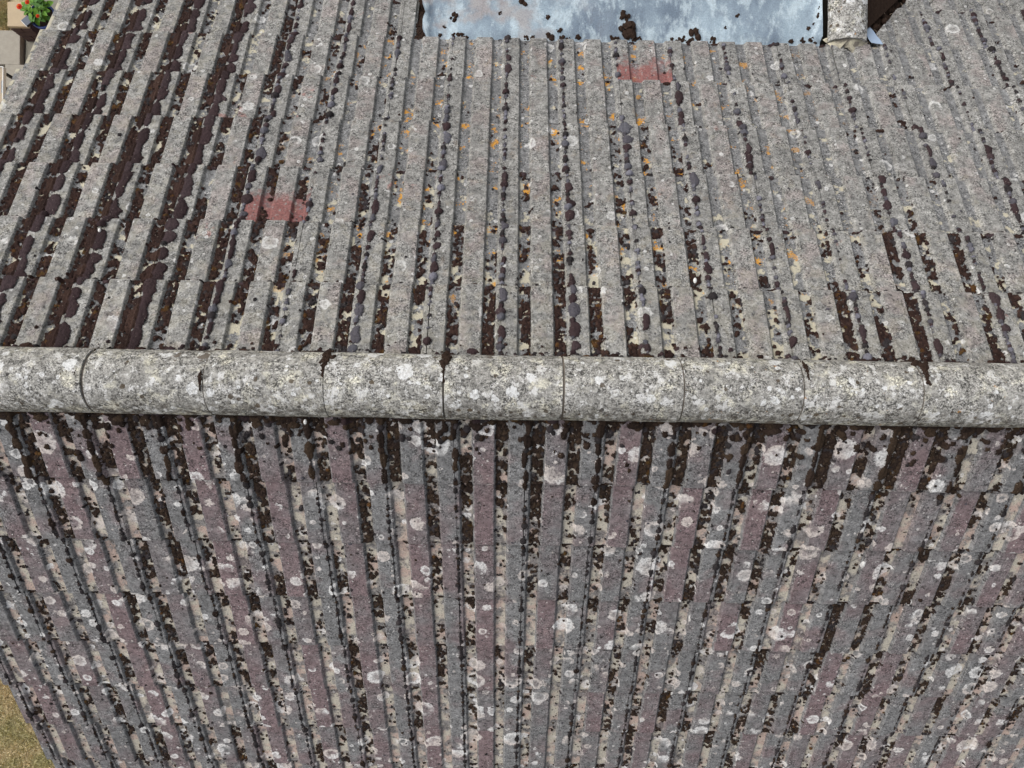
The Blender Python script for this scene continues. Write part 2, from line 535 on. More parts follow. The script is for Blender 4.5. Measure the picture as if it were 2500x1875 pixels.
# ------------------------------------------------------------------ the house
house = empty('house', (0, 0, 0))
tag(house, 'house under a mossy roof of ribbed grey and purple concrete tiles', 'house')
D_END = 3.95
bm = bmesh.new()
rows_ = []
for (s, d) in ((-1, D_END), (1, 0), (1, D_END)):
    rows_.append([bm.verts.new(P(s, x, d, -0.095)) for x in (VERGE[1] + .03, 6.0)])
lowr = [[bm.verts.new(v.co + Vector((0, 0, -0.12))) for v in r] for r in rows_]
for a, b in ((0, 1), (1, 2)):
    bm.faces.new((rows_[a][0], rows_[a][1], rows_[b][1], rows_[b][0]))
    bm.faces.new((lowr[a][0], lowr[b][0], lowr[b][1], lowr[a][1]))
    for k in (0, 1):
        bm.faces.new((rows_[a][k], rows_[b][k], lowr[b][k], lowr[a][k]))
for a in (0, 2):
    bm.faces.new((rows_[a][0], lowr[a][0], lowr[a][1], rows_[a][1]))
roof = bm_obj('roof', bm, M['under'], house)

# walls below the roof: two long walls and two gables as one shell
bm = bmesh.new()
yw = (D_END - 0.35) * CP
zt = -(D_END - 0.35) * SP - 0.20
sec = [(-yw, GROUND), (yw, GROUND), (yw, zt), (0, -0.22), (-yw, zt)]
ends = [[bm.verts.new((x, y, z)) for y, z in sec] for x in (VERGE[1] + 0.10, 5.9)]
bm.faces.new(ends[0][::-1])
bm.faces.new(ends[1])
for i in range(5):
    bm.faces.new((ends[0][i], ends[0][(i + 1) % 5], ends[1][(i + 1) % 5], ends[1][i]))
bm_obj('wall', bm, M['wall'], house)

# ------------------------------------------------------------------ roof tiles
TL = 0.405


def tile_mesh(x0=None, x1=None, seed=0, th=0.022, flat=False):
    r = random.Random(seed)
    xs, zs = list(PX), list(PZ)
    if x0 is not None or x1 is not None:
        lo = x0 if x0 is not None else PX[0]
        hi = x1 if x1 is not None else PX[-1]
        xs2 = [lo] + [x for x in xs if lo + .0005 < x < hi - .0005] + [hi]
        zs = [float(np.interp(x, PX, PZ)) for x in xs2]
        xs = xs2
    if flat:
        zs = [RIB if x > 0.16 else z for x, z in zip(xs, zs)]
    n = len(xs)
    tail = [r.uniform(-0.0018, 0.0018) for _ in range(n)]
    V = []
    for (y, dz) in ((TL, 0.0), (0.005, 0.0), (0.0, -0.0025)):
        for i in range(n):
            V.append((xs[i], y + (tail[i] if y < 0.1 else 0), zs[i] + dz))
    for i in range(n):
        V.append((xs[i], 0.0005 + tail[i], zs[i] - th))
    V += [(xs[0], TL, zs[0] - th), (xs[-1], TL, zs[-1] - th)]
    F = []
    for rI in range(3):
        for i in range(n - 1):
            a = rI * n + i
            F.append((a, a + n, a + n + 1, a + 1))
    F.append((0, 4 * n, 3 * n, 2 * n, n))
    F.append((n - 1, 2 * n - 1, 3 * n - 1, 4 * n - 1, 4 * n + 1))
    me = bpy.data.meshes.new('roof_tile')
    me.from_pydata(V, [], F)
    me.validate()
    return me


tile_me = {1: [tile_mesh(seed=k) for k in range(4)], -1: [tile_mesh(seed=10 + k) for k in range(4)]}
for s in (1, -1):
    for me in tile_me[s]:
        me.materials.append(M['far'] if s == 1 else M['near'])
red_me = tile_mesh(seed=31)
red_me.materials.append(M['far_red'])



def tile_matrix(s, u, d, n, roll=0.0, yaw=0.0, tilt=0.0):
    """local x across seen from the eaves, y up the slope from the tail, z off the roof"""
    if s == -1:
        R3 = Matrix(((1, 0, 0), (0, CP, -SP), (0, SP, CP)))
    else:
        R3 = Matrix(((-1, 0, 0), (0, -CP, SP), (0, SP, CP)))
    R = R3 @ Matrix.Rotation(-tilt, 3, 'X') @ Matrix.Rotation(yaw, 3, 'Z') @ Matrix.Rotation(roll, 3, 'Y')
    return Matrix.Translation(P(s, u, d, n)) @ R.to_4x4()


JIT = {}          # (s, row, col) -> (du, dd, dn)
NROW = 10
LEAD_U = (-0.455, 1.735)
VAL_A, VAL_B = (1.985, 2.262), (3.6, 4.35)        # foot and head of the valley to the right of the side ridge, as (u, d)


def cut_by_valley(me_src, mw, name):
    """a main roof tile cut along the side valley"""
    bm = bmesh.new()
    bm.from_mesh(me_src)
    a, b = P(1, VAL_A[0], VAL_A[1], 0), P(1, VAL_B[0], VAL_B[1], 0)
    dirv = (b - a).normalized()
    nrm = dirv.cross(Vector((0, SP, CP)))
    if nrm.x < 0:
        nrm = -nrm
    inv = mw.inverted()
    la = inv @ a
    ln = (inv.to_3x3() @ nrm).normalized()
    bmesh.ops.bisect_plane(bm, geom=bm.verts[:] + bm.edges[:] + bm.faces[:], plane_co=la, plane_no=ln, clear_inner=True)
    if not bm.faces:
        bm.free()
        return None
    me = bpy.data.meshes.new(name)
    bm.to_mesh(me)
    bm.free()
    me.materials.append(M['far'])
    return me


rest = {1: [], -1: []}
n_tiles = 0
for s in (1, -1):
    for e in range(NROW):
        for j in range(-11, 20):
            u0 = j * COVER + PHASE[s]
            if u0 + COVER <= VERGE[s] + 0.01 or u0 > 5.8:
                continue
            dd, dn = rng.gauss(0, 0.0022), rng.gauss(0, 0.0007)
            du = rng.gauss(0, 0.0008)
            yaw = rng.gauss(0, 0.0022)
            roll = rng.gauss(0, 0.002)
            if s == 1 and e == 5 and j == 6:
                du, yaw = 0.007, -0.014
            JIT[(s, e, j)] = (du, dd, dn)
            d = FIRST[s] + GAUGE[s] * e + dd
            tilt = TILT[s] / GAUGE[s]
            uo = (u0 + COVER if s == 1 else u0) + du
            me = rng.choice(tile_me[s])
            if s == 1 and (e, j) in ((2, -4), (5, 2)):
                me = red_me
            # verge cuts
            if u0 < VERGE[s]:
                cut = VERGE[s] + rng.gauss(0, 0.003) - u0
                if s == -1:
                    me = tile_mesh(x0=cut, seed=e)
                    me.materials.append(M['near'])
                else:
                    me = tile_mesh(x1=COVER - cut, seed=e, flat=True)
                    me.materials.append(M['far'])
            if s == 1 and e >= 6:
                mid_u = u0 + COVER / 2
                if LEAD_U[0] + 0.05 < mid_u < VAL_A[0] - 0.1:
                    continue
                if u0 < LEAD_U[0] < u0 + COVER:
                    me = tile_mesh(x0=COVER - (LEAD_U[0] - 0.055 - u0), seed=e)
                    me.materials.append(M['far'])
            mw = tile_matrix(s, uo, d, NOFF + dn, roll, yaw, tilt)
            if s == 1 and e >= 6 and u0 + COVER > VAL_A[0] - 0.1 and u0 < VAL_B[0] + .5:
                me = cut_by_valley(me, mw, 'roof_tile')
                if me is None:
                    continue
            cs = [pix(P(s, u0 + a * COVER, d - b * GAUGE[s], 0)) for a in (0, .5, 1) for b in (0, .5, 1)]
            vis = any(-2 < c[0] < 2502 and -2 < c[1] < 1877 for c in cs) and e < 8
            if vis:
                o = bpy.data.objects.new('roof_tile', me)
                o.matrix_world = mw
                link(o, roof)
                n_tiles += 1
            else:
                rest[s].append((me, mw))
for s in (1, -1):
    bm = bmesh.new()
    for me, mw in rest[s]:
        k = len(bm.verts)
        bm.from_mesh(me)
        bm.verts.ensure_lookup_table()
        for v in bm.verts[k:]:
            v.co = mw @ v.co
    o = bm_obj('roof_tile', bm, M['far'] if s == 1 else M['near'], roof)
    tag(o, kind='stuff')

# ------------------------------------------------------------------ ridge tiles
RC, RR = (0.008, -0.072), 0.127           # centre (y, z) and radius of the half-round ridge
CAPL = 0.4535


def cap_mesh(seed, length=CAPL, rad=RR, flat=1.0):
    r = random.Random(seed)
    bm = bmesh.new()
    na, nx = 18, 7
    g = []
    for i in range(nx + 1):
        x = -length / 2 + length * i / nx
        ring = []
        for k in range(na + 1):
            a = RAD(-8 + 196 * k / na)
            rr = rad + r.gauss(0, 0.0008)
            if i in (0, nx):
                rr -= 0.0
            ring.append(bm.verts.new((x, -rr * math.cos(a), rr * math.sin(a) * flat)))
        g.append(ring)
    inner = []
    for i in (0, nx):
        x = -length / 2 + length * i / nx
        inner.append([bm.verts.new((x, -(rad - .02) * math.cos(RAD(-8 + 196 * k / na)), (rad - .02) * math.sin(RAD(-8 + 196 * k / na)) * flat)) for k in range(na + 1)])
    for i in range(nx):
        for k in range(na):
            bm.faces.new((g[i][k], g[i + 1][k], g[i + 1][k + 1], g[i][k + 1]))
    for i, e_ in ((0, 0), (nx, 1)):
        dup = [bm.verts.new(v.co) for v in g[i]]
        for k in range(na):
            bm.faces.new((dup[k], dup[k + 1], inner[e_][k + 1], inner[e_][k]))
    for k in (0, na):
        for i in range(nx):
            pass
        bm.faces.new([g[i][k] for i in range(nx + 1)] + [inner[1][k], inner[0][k]])
    bmesh.ops.recalc_face_normals(bm, faces=bm.faces)
    me = bpy.data.meshes.new('ridge_tile')
    bm.to_mesh(me)
    bm.free()
    me.polygons.foreach_set('use_smooth', [len(p.vertices) == 4 and abs(p.normal.x) < 0.5 for p in me.polygons])
    me.materials.append(M['ridge'])
    return me


cap_mes = [cap_mesh(k, CAPL - 0.0065) for k in range(4)]
for k in range(-3, 16):
    xc = -1.566 + CAPL * (k + 0.5)
    if xc - CAPL / 2 < VERGE[1] - 0.05 or xc > 5.9:
        continue
    o = bpy.data.objects.new('ridge_tile', cap_mes[k % 4])
    o.location = (xc + rng.gauss(0, .0015), RC[0] + rng.gauss(0, .0015), RC[1] + rng.gauss(0, .0015))
    o.rotation_euler = (rng.gauss(0, .02), rng.gauss(0, .003), rng.gauss(0, .003))
    if k % 2:
        o.rotation_euler.z += math.pi
    link(o, roof)
# bedding mortar inside the ridge, its lower edge just proud of the tiles
bm = bmesh.new()
prev = None
for i in range(0, 170):
    x = VERGE[1] + 0.02 + i * 0.05
    if x > 5.9:
        break
    yo = rng.uniform(-.003, .004)
    ring = [bm.verts.new((x, RC[0] + sgn * (RR - 0.004 + yo) * f, RC[1] + z)) for (sgn, f, z) in
            [(-math.copysign(1, math.cos(RAD(a))), abs(math.cos(RAD(a))), (RR - .005) * math.sin(RAD(a))) for a in range(-24, 205, 12)]]
    if prev:
        for k in range(len(ring) - 1):
            bm.faces.new((prev[k], ring[k], ring[k + 1], prev[k + 1]))
    prev = ring
bm_obj('mortar', bm, M['mortar'], roof)

# ------------------------------------------------------------------ lead flat beyond the sixth course
D5 = FIRST[1] + 5 * GAUGE[1]
lead_y0 = (D5 - 0.16) * CP
lead_z = -D5 * SP - 0.030


def lead_height(x, y):
    a = -0.055 * (y - D5 * CP)
    if y < D5 * CP:
        a = -(y - D5 * CP) * math.tan(PITCH) * 0.9
    w = 0.004 * math.sin(x * 9 + 1.3 * y) + 0.003 * math.sin(x * 23 + y * 31) + 0.004 * math.sin(y * 17 - x * 5)
    fold = 0.007 * math.exp(-((y - D5 * CP - 0.055 - 0.008 * math.sin(x * 7)) / 0.018) ** 2)
    up = 0.030 * max(0.0, 1 - (x - LEAD_U[0]) / 0.05) ** 2 + (0.030 * max(0.0, 1 - (LEAD_U[1] - x) / 0.05) ** 2 if y > D5 * CP + 0.04 else 0)
    return lead_z + a + w + fold + up


bm = bmesh.new()
nx, ny = 90, 46
grid = []
for i in range(nx + 1):
    u = i / nx
    x = LEAD_U[0] + (LEAD_U[1] - LEAD_U[0]) * u
    col = []
    for k in range(ny + 1):
        y = lead_y0 + (2.75 - lead_y0) * (k / ny) ** 1.5
        xx = x + (0.010 * math.sin(y * 40) * (1 if u == 0 else 0)) - 0.02 * (1 - u) * (y - 1.9)
        col.append(bm.verts.new((xx, y, lead_height(x, y))))
    grid.append(col)
for i in range(nx):
    for k in range(ny):
        bm.faces.new((grid[i][k], grid[i + 1][k], grid[i + 1][k + 1], grid[i][k + 1]))
skirt = [bm.verts.new(v.co + Vector((-0.012, 0, -0.09))) for v in grid[0]]
for k in range(ny):
    bm.faces.new((grid[0][k], grid[0][k + 1], skirt[k + 1], skirt[k]))
lead = bm_obj('lead_sheet', bm, M['lead'], house, smooth=True)

# side ridge: half-round tiles running away from the main slope, horizontal
SX, SZ = 1.862, -1.19
for k in range(4):
    me = cap_mesh(40 + k, 0.445, 0.106, 0.55)
    o = bpy.data.objects.new('ridge_tile', me)
    o.location = (SX + rng.gauss(0, .002), 1.915 + 0.2225 + 0.45 * k, SZ + rng.gauss(0, .002) + 0.02)
    o.rotation_euler = (0, 0, math.pi / 2)
    link(o, roof)
# mortar fan that closes its foot against the main tiles
bm = bmesh.new()
cen = bm.verts.new((SX, 1.925, SZ + 0.075))
rim = []
for k in range(15):
    a = RAD(-200 + 220 * k / 14)
    r_ = 0.115 + 0.018 * math.sin(k * 2.1)
    x = SX + r_ * math.cos(a)
    y = 1.925 + 0.055 * math.sin(a) * (1 + 0.35 * math.sin(k * 1.7))
    rim.append(bm.verts.new((x, y, SZ + 0.03 - 0.02 * abs(math.cos(a)) + 0.012 * math.sin(k * 2.7))))
for k in range(14):
    bm.faces.new((cen, rim[k], rim[k + 1]))
T_ = NT('cream mortar')
p_ = T_.pos()
c_ = T_.mix(T_.ss(T_.noise(p_, 22, 4, .6), .42, .55), (0.24, 0.215, 0.18), (0.56, 0.52, 0.40))
M['cream'] = T_.color(T_.scale_col(c_, T_.math('MULTIPLY_ADD', T_.noise(p_, 170, 3), .7, .65)))
bm_obj('mortar', bm, M['cream'], roof, smooth=True)
# side slope falling to the valley on the right
bm = bmesh.new()
q = [(SX + .09, 1.97, SZ - .005), (SX + .75, 2.62, SZ - .42), (SX + .75, 3.6, SZ - .42), (SX + .09, 3.6, SZ - .005)]
bm.faces.new([bm.verts.new(v) for v in q])
bm_obj('side_slope', bm, M['debris'], roof)
# valley lead offcut at its foot
a_, b_, c_, d_ = [P(1, *v) for v in ((1.975, 2.40, 0.006), (2.035, 2.41, 0.004), (2.062, 2.235, 0.012), (1.99, 2.235, 0.014))]
bm = bmesh.new()
top = []
for i in range(5):
    for k in range(9):
        f, g_ = i / 4, k / 8
        v = (a_ * (1 - f) + b_ * f) * (1 - g_) + (d_ * (1 - f) + c_ * f) * g_
        top.append(bm.verts.new(v + Vector((0, 0, 0.002 * math.sin(k * 1.7 + i) + 0.008 * (1 - f) ** 3))))
for i in range(4):
    for k in range(8):
        bm.faces.new((top[i * 9 + k], top[i * 9 + k + 1], top[(i + 1) * 9 + k + 1], top[(i + 1) * 9 + k]))
bm_obj('valley_lead', bm, M['lead_pale'], roof, smooth=True)

#%%MOSS
# ------------------------------------------------------------------ moss: cushions grown over the tile surface as one relief
def vnoise(shape, cell, g, octaves=1, gain=0.5):
    """smooth lattice noise in -1..1 over an array"""
    out = np.zeros(shape, np.float32)
    amp, tot = 1.0, 0.0
    for _ in range(octaves):
        ny_, nx_ = int(shape[0] / cell) + 3, int(shape[1] / cell) + 3
        lat = g.random((ny_, nx_)).astype(np.float32) * 2 - 1
        yy = np.arange(shape[0]) / cell + g.random()
        xx = np.arange(shape[1]) / cell + g.random()
        yi, xi = yy.astype(int), xx.astype(int)
        fy, fx = yy - yi, xx - xi
        fy = (fy * fy * (3 - 2 * fy)).astype(np.float32)[:, None]
        fx = (fx * fx * (3 - 2 * fx)).astype(np.float32)[None, :]
        yi = np.minimum(yi, ny_ - 2)
        xi = np.minimum(xi, nx_ - 2)
        a, b = lat[yi][:, xi], lat[yi][:, xi + 1]
        c, d = lat[yi + 1][:, xi], lat[yi + 1][:, xi + 1]
        out += amp * ((a * (1 - fx) + b * fx) * (1 - fy) + (c * (1 - fx) + d * fx) * fy)
        tot += amp
        amp *= gain
        cell = max(1.5, cell / 2)
    return out / tot


# how thick the moss stands, read course by course: joints, channel right of the joint, channel left of the next joint; columns -9 .. 10
FAR_J = ["99999768578767878765", "99999857877677576666", "99999957777676576786", "99999866766958457756", "99999876666485665555", "99999876576566535764", "98999776666555555688", "89998765555555555566"]
FAR_P = ["88888888788765858676", "78878765675643575543", "78776743254412341553", "77787532231541111133", "67875651211211111121", "56653642111211111131", "67532111111111112232", "66532111111111111111"]
FAR_Q = ["89889797897658878777", "88887765575756884443", "78887664355441431222", "67787564234521311232", "77776643111111144311", "66787643111111111121", "67777642111111111121", "66666411111111111111"]
BROWN = [(0.036, 0.021, 0.018), (0.028, 0.017, 0.015), (0.044, 0.026, 0.021)]
PURPLE = [(0.045, 0.030, 0.032), (0.038, 0.026, 0.028), (0.052, 0.037, 0.040)]
SLATE = [(0.150, 0.150, 0.178), (0.105, 0.105, 0.122), (0.080, 0.076, 0.088)]
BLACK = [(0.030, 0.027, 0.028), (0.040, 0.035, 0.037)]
RUST = [(0.085, 0.043, 0.018), (0.068, 0.040, 0.016)]
NEARB = [(0.034, 0.023, 0.018), (0.026, 0.018, 0.015), (0.044, 0.030, 0.021)]


def grow(s, seed):
    g = np.random.default_rng(seed)
    r = random.Random(seed)
    RES = 0.0036
    u0, u1, d0, d1 = VERGE[s] + (0.045 if s == 1 else 0.012), 3.25, 0.112, 2.86
    us = np.arange(u0, u1, RES)
    ds = np.arange(d0, d1, RES)
    nu, nd_ = len(us), len(ds)
    shape = (nd_, nu)
    gau, fir = GAUGE[s], FIRST[s]
    # the tile surface under every grid point
    row = np.ceil((ds - fir) / gau - 1e-6).astype(int)
    row = np.maximum(row, 0)
    colj = np.floor((us - PHASE[s]) / COVER).astype(int)
    sfr = us - PHASE[s] - colj * COVER
    xl = COVER - sfr if s == 1 else sfr
    prof = np.interp(xl, PX, PZ).astype(np.float32)
    ddt = (fir + row * gau) - ds
    surf = (NOFF + prof[None, :] - (TILT[s] / gau * ddt)[:, None]).astype(np.float32)
    jn = np.zeros((row.max() + 1, colj.max() - colj.min() + 1), np.float32)
    for (ss_, e, j), v in JIT.items():
        if ss_ == s and e < jn.shape[0] and 0 <= j - colj.min() < jn.shape[1]:
            jn[e, j - colj.min()] = v[2]
    surf += jn[row][:, colj - colj.min()]
    T = np.zeros(shape, np.float32)
    K = np.zeros(shape + (3,), np.float32)
    N1 = vnoise(shape, 7, g, 3)
    N2 = vnoise(shape, 3.0, g, 2)
    N3 = vnoise(shape, 2.0, g, 1)
    # channel masks with a ragged edge
    N4 = vnoise(shape, 16, g, 2)
    xw = xl[None, :] + 0.003 * N4 + 0.0008 * N1
    def chan(a, b):
        return np.clip((xw - a) / 0.004, 0, 1) * np.clip((b - xw) / 0.004, 0, 1)
    VM = np.maximum(chan(0.016, 0.079), chan(0.163, 0.227))
    WIDE = np.maximum(chan(0.0215, 0.0745), chan(0.1695, 0.2225))
    # patches of moss along the channels: a noise field cut at the density read for each stretch
    HUE = vnoise(shape, 10, g, 3)
    F1 = vnoise(shape, 9, g, 3, 0.55) + 0.25 * vnoise(shape, 26, g, 1)
    qs = np.quantile(F1[::3, ::3], np.linspace(0, 1, 200))
    U1 = np.interp(F1, qs, np.linspace(0, 1, 200)).astype(np.float32)

    def cushion(u, d, ru, rd, h, col, mask=None, wob=0.55, pw=0.55, fuzz=0.28):
        i0, i1 = int((u - ru * 1.7 - u0) / RES), int((u + ru * 1.7 - u0) / RES) + 2
        k0, k1 = int((d - rd * 1.7 - d0) / RES), int((d + rd * 1.7 - d0) / RES) + 2
        i0, k0 = max(i0, 0), max(k0, 0)
        i1, k1 = min(i1, nu), min(k1, nd_)
        if i1 - i0 < 2 or k1 - k0 < 2:
            return
        qq = ((us[i0:i1] - u) / ru)[None, :] ** 2 + ((ds[k0:k1] - d) / rd)[:, None] ** 2
        qq = qq * (1 + wob * N1[k0:k1, i0:i1]) + fuzz * N2[k0:k1, i0:i1]
        t = h * np.clip(1 - qq, 0, 1) ** pw
        if mask is not None:
            t = t * mask[k0:k1, i0:i1]
        sub = T[k0:k1, i0:i1]
        w = t > sub
        sub[w] = t[w]
        K[k0:k1, i0:i1][w] = col

    def pick(lst, k=0.18):
        c = r.choice(lst)
        f = 1 + r.uniform(-k, k)
        return (c[0] * f, c[1] * f, c[2] * f)

    nrow = 8
    for e in range(nrow):
        dt = fir + e * gau
        ds_ = max(dt - gau, 0.125)
        L = dt - ds_
        for j in range(-10, 12):
            uj = PHASE[s] + j * COVER
            if uj > 3.3:
                continue
            if s == 1:
                if e >= 6 and uj > LEAD_U[0] - 0.16 and (uj < VAL_A[0] + 0.12 or e > 6):
                    continue
                jj = min(max(j + 9, 0), 19)
                J, Dp, Dq = int(FAR_J[e][jj]), int(FAR_P[e][jj]) / 9.6, int(FAR_Q[e][jj]) / 9.6
                lf = min(1.0, max(0.0, (-3.0 - j) / 3.0))
                pw_ = 1.95 - 0.60 * lf
                Dp, Dq = [(x_ ** pw_) * (0.92 + .08 * lf) for x_ in (Dp, Dq)]
                chans = [(uj + 0.099, Dp), (uj + 0.2475, Dq)]
            else:
                base = [0.60, 0.36, 0.30, 0.27, 0.25, 0.22, 0.20, 0.20][e]
                chans = [(uj + 0.0475, min(0.93, max(0.03, base + r.uniform(-.30, .28)))), (uj + 0.1955, min(0.93, max(0.03, base + r.uniform(-.30, .28))))]
                J = r.choice([5, 6, 6, 7]) if e else r.choice([5, 7, 7, 8])
            left = s == 1 and j < -4
            for uc, D in chans:
                a1, a2, a3 = r.uniform(-1, 1), r.uniform(0, 6.3), r.uniform(2.5, 8)
                ntry = int(300 * min(1.0, 1.6 * D + .05) * L / gau)
                for _ in range(ntry):
                    t = r.random()
                    loc = D * (1.0 + 0.55 * a1 * (t - .5)) + 0.20 * math.sin(t * a3 + a2) * (0.25 + D * (1 - D) * 3)
                    if s == -1:
                        loc += 0.8 * math.exp(-t / 0.06) if e else 0
                    elif D > .06:
                        loc += (0.10 + 0.4 * D) * math.exp(-(1 - t) / 0.05)
                    uu, dd_ = uc + r.uniform(-.031, .031), ds_ + L * t
                    ki, ii_ = int((dd_ - d0) / RES), int((uu - u0) / RES)
                    if not (0 <= ki < nd_ and 0 <= ii_ < nu) or U1[ki, ii_] < 1 - loc:
                        continue
                    q_ = r.uniform(.0048, .0105)
                    hv = HUE[ki, ii_]
                    pal = (BROWN if s == 1 else NEARB)
                    if hv > (.46 if s == 1 else .56):
                        pal = RUST
                    elif hv < -.38:
                        pal = BLACK
                    cushion(uu, dd_, q_, q_ * r.uniform(.85, 1.2), r.uniform(.005, .0115), pick(pal, .22), WIDE, .25, .5, .22)
                # loose small cushions in the channel
                ns = int((1.5 + 5 * D if s == 1 else 9 + 6 * D) * r.random() * 1.6)
                for _ in range(ns):
                    q_ = r.uniform(.0042, .0085)
                    cushion(uc + r.gauss(0, .017), r.uniform(ds_, dt), q_, q_ * r.uniform(.9, 1.3), q_ * 0.9, pick(BLACK if r.random() < .6 else (BROWN if s == 1 else NEARB)), None, 0.3)
                # clumps held where the next course starts
                if s == -1:
                    if r.random() < (0.6 if e else 0):
                        for _ in range(r.choice([1, 2, 3])):
                            cushion(uc + r.gauss(0, .014), ds_ + r.uniform(.006, .026), r.uniform(.008, .022), r.uniform(.007, .014), r.uniform(.007, .012), pick(NEARB), WIDE, .8)
                elif r.random() < 0.25 + 0.5 * D:
                    for _ in range(r.choice([1, 1, 2])):
                        cushion(uc + r.gauss(0, .012), dt - r.uniform(.002, .018), r.uniform(.012, .024), r.uniform(.006, .014), r.uniform(.006, .011), pick(PURPLE if r.random() < .5 else BROWN), None)
            # tiny dark cushions draw the shade line under each lap, with grime and moss
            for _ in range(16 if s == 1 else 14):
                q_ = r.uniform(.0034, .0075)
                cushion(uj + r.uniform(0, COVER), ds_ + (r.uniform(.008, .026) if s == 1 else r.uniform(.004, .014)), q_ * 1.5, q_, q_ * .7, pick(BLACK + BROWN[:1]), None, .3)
            # along the joint
            dpos = ds_ + r.uniform(0, .02)
            off = 0.0
            while dpos < dt - .004:
                if s == 1:
                    if J >= 7 and r.random() < ((J - 5.6) * 0.26 if left else (J - 6) * 0.13):
                        # a long mat creeping over the rib from the joint
                        rd = r.uniform(.030, .075) if left else r.uniform(.018, .045)
                        ru = r.uniform(.013, .021) * (1.0 + 0.16 * (J - 7)) * (1.25 if left else 1.0)
                        pal = PURPLE if (left or r.random() < .7) else SLATE[1:]
                        col = pick(pal, .1)
                        cushion(uj + ru * 0.35 + r.gauss(0, .003), dpos + rd * .8, ru * r.uniform(.75, 1.2), rd, r.uniform(.008, .012), col, None, 0.75, 0.5, 0.15)
                        if left and r.random() < .75:
                            cushion(uj - .026, dpos + rd * .8, .030, rd * .9, .014, pick(BROWN), None, .5)
                        dpos += rd * r.uniform(1.2, 2.3)
                        continue
                    if r.random() < 0.05 + 0.105 * J:
                        q_ = r.uniform(.0045, .0095) * (0.72 + 0.075 * J)
                        big = r.random() < .16
                        if big:
                            q_ *= 1.7
                        pal = SLATE if (not left and r.random() < 0.52) else (PURPLE if r.random() < .6 else BLACK)
                        cushion(uj + r.gauss(0.001, .0015), dpos + q_, q_ * 1.12, q_ * r.uniform(.85, 1.15), q_ * 1.05, pick(pal), None, 0.22, 0.5, 0.10)
                        dpos += q_ * r.uniform(1.25, 1.9)
                    else:
                        dpos += r.uniform(.008, .034) * (1.35 - 0.08 * J)
                else:
                    if e == 0 and r.random() < 0.35:
                        rd = r.uniform(.025, .05)
                        cushion(uj + r.gauss(0, .004), dpos + rd * .8, r.uniform(.012, .022), rd, .010, pick(NEARB), None, .5)
                        dpos += rd * 1.6
                    elif r.random() < 0.66:
                        q_ = r.uniform(.0055, .0098)
                        if r.random() < .12:
                            q_ *= 1.75
                        cushion(uj + r.gauss(0, .0016), dpos + q_, q_, q_ * r.uniform(.85, 1.2), q_ * .9, pick(BLACK if r.random() < .7 else NEARB), None, 0.3, 0.5, 0.12)
                        dpos += q_ * r.uniform(1.2, 1.7)
                    else:
                        dpos += r.uniform(.006, .03)
            # a few cushions out on the ribs
            for _ in range(r.choice([0, 1, 2, 3]) if s == 1 else r.choice([2, 4, 6])):
                q_ = r.uniform(.0038, .0075) * (1.5 if r.random() < .12 else 1)
                cushion(uj + r.uniform(0, COVER), r.uniform(ds_, dt), q_, q_, q_ * .8, pick(BLACK + SLATE[2:] if r.random() < .7 else (BROWN if s == 1 else NEARB)), None, .25)
    # the two edges of the ridge
    span = us[-1] - u0
    n = int(span / 0.012)
    for i in range(n):
        u = u0 + span * r.random()
        thick = (0.9 if u < -0.7 else 0.55) if s == 1 else 0.9
        if r.random() < thick:
            sz = r.uniform(.010, .026)
            cushion(u, 0.128 + abs(r.gauss(0, .024)), sz * 1.2, sz * .8, r.uniform(.007, .016), pick((BROWN if s == 1 else NEARB) if r.random() < .82 else (PURPLE if r.random() < .6 else RUST)), None, .6)
    if s == -1:
        for i in range(int(span * 130)):
            u = u0 + span * r.random()
            sz = r.uniform(.005, .017)
            cushion(u, 0.125 + abs(r.gauss(0, .085)), sz, sz * r.uniform(.8, 1.4), sz * .7, pick(NEARB if r.random() < .75 else BLACK), None, .6)
    else:
        for i in range(int(span * 60)):
            u = u0 + span * r.random()
            sz = r.uniform(.005, .013)
            cushion(u, 0.125 + abs(r.gauss(0, .045)), sz, sz, sz * .8, pick(BROWN if r.random() < .6 else PURPLE), None, .5)
    # fine tufts, and pin holes where the tile looks through
    T = np.where(T > 0.0009, T + 0.0017 * N3 + 0.0010 * N2, 0)
    if s == 1:
        U, D = np.meshgrid(us, ds)
        T[(D > FIRST[1] + 5 * GAUGE[1] - 0.004) & (U > LEAD_U[0] - 0.01) & (U < VAL_A[0])] = 0
        T[(D > VAL_A[1]) & (U < VAL_A[0] + (D - VAL_A[1]) * 0.80) & (U > 0)] = 0
    ok = T > 0.0012
    cell = (ok[:-1, :-1].astype(int) + ok[1:, :-1] + ok[:-1, 1:] + ok[1:, 1:]) >= 3
    # leave out what lies far outside the view
    Uc, Dc = us[:-1], ds[:-1]
    lim = 2.10 + 0.42 * Dc
    cell &= np.abs(Uc)[None, :] < lim[:, None]
    used = np.zeros(shape, bool)
    used[:-1, :-1] |= cell
    used[1:, :-1] |= cell
    used[:-1, 1:] |= cell
    used[1:, 1:] |= cell
    idx = -np.ones(shape, np.int64)
    idx[used] = np.arange(used.sum())
    kk, ii = np.nonzero(used)
    ju = (g.random(len(ii)) - .5) * RES * .7
    jd = (g.random(len(ii)) - .5) * RES * .7
    nn = surf[kk, ii] + np.where(ok[kk, ii], T[kk, ii], -0.002)
    V = Parr(s, us[ii] + ju, ds[kk] + jd, nn).astype(np.float32)
    C = K[kk, ii]
    ck, ci = np.nonzero(cell)
    a, b, c, d = idx[ck, ci], idx[ck, ci + 1], idx[ck + 1, ci + 1], idx[ck + 1, ci]
    Fq = np.stack([a, b, c, d], 1) if s == -1 else np.stack([a, d, c, b], 1)
    if s == -1:
        Fq = Fq[:, ::-1]
    else:
        Fq = Fq[:, ::-1]
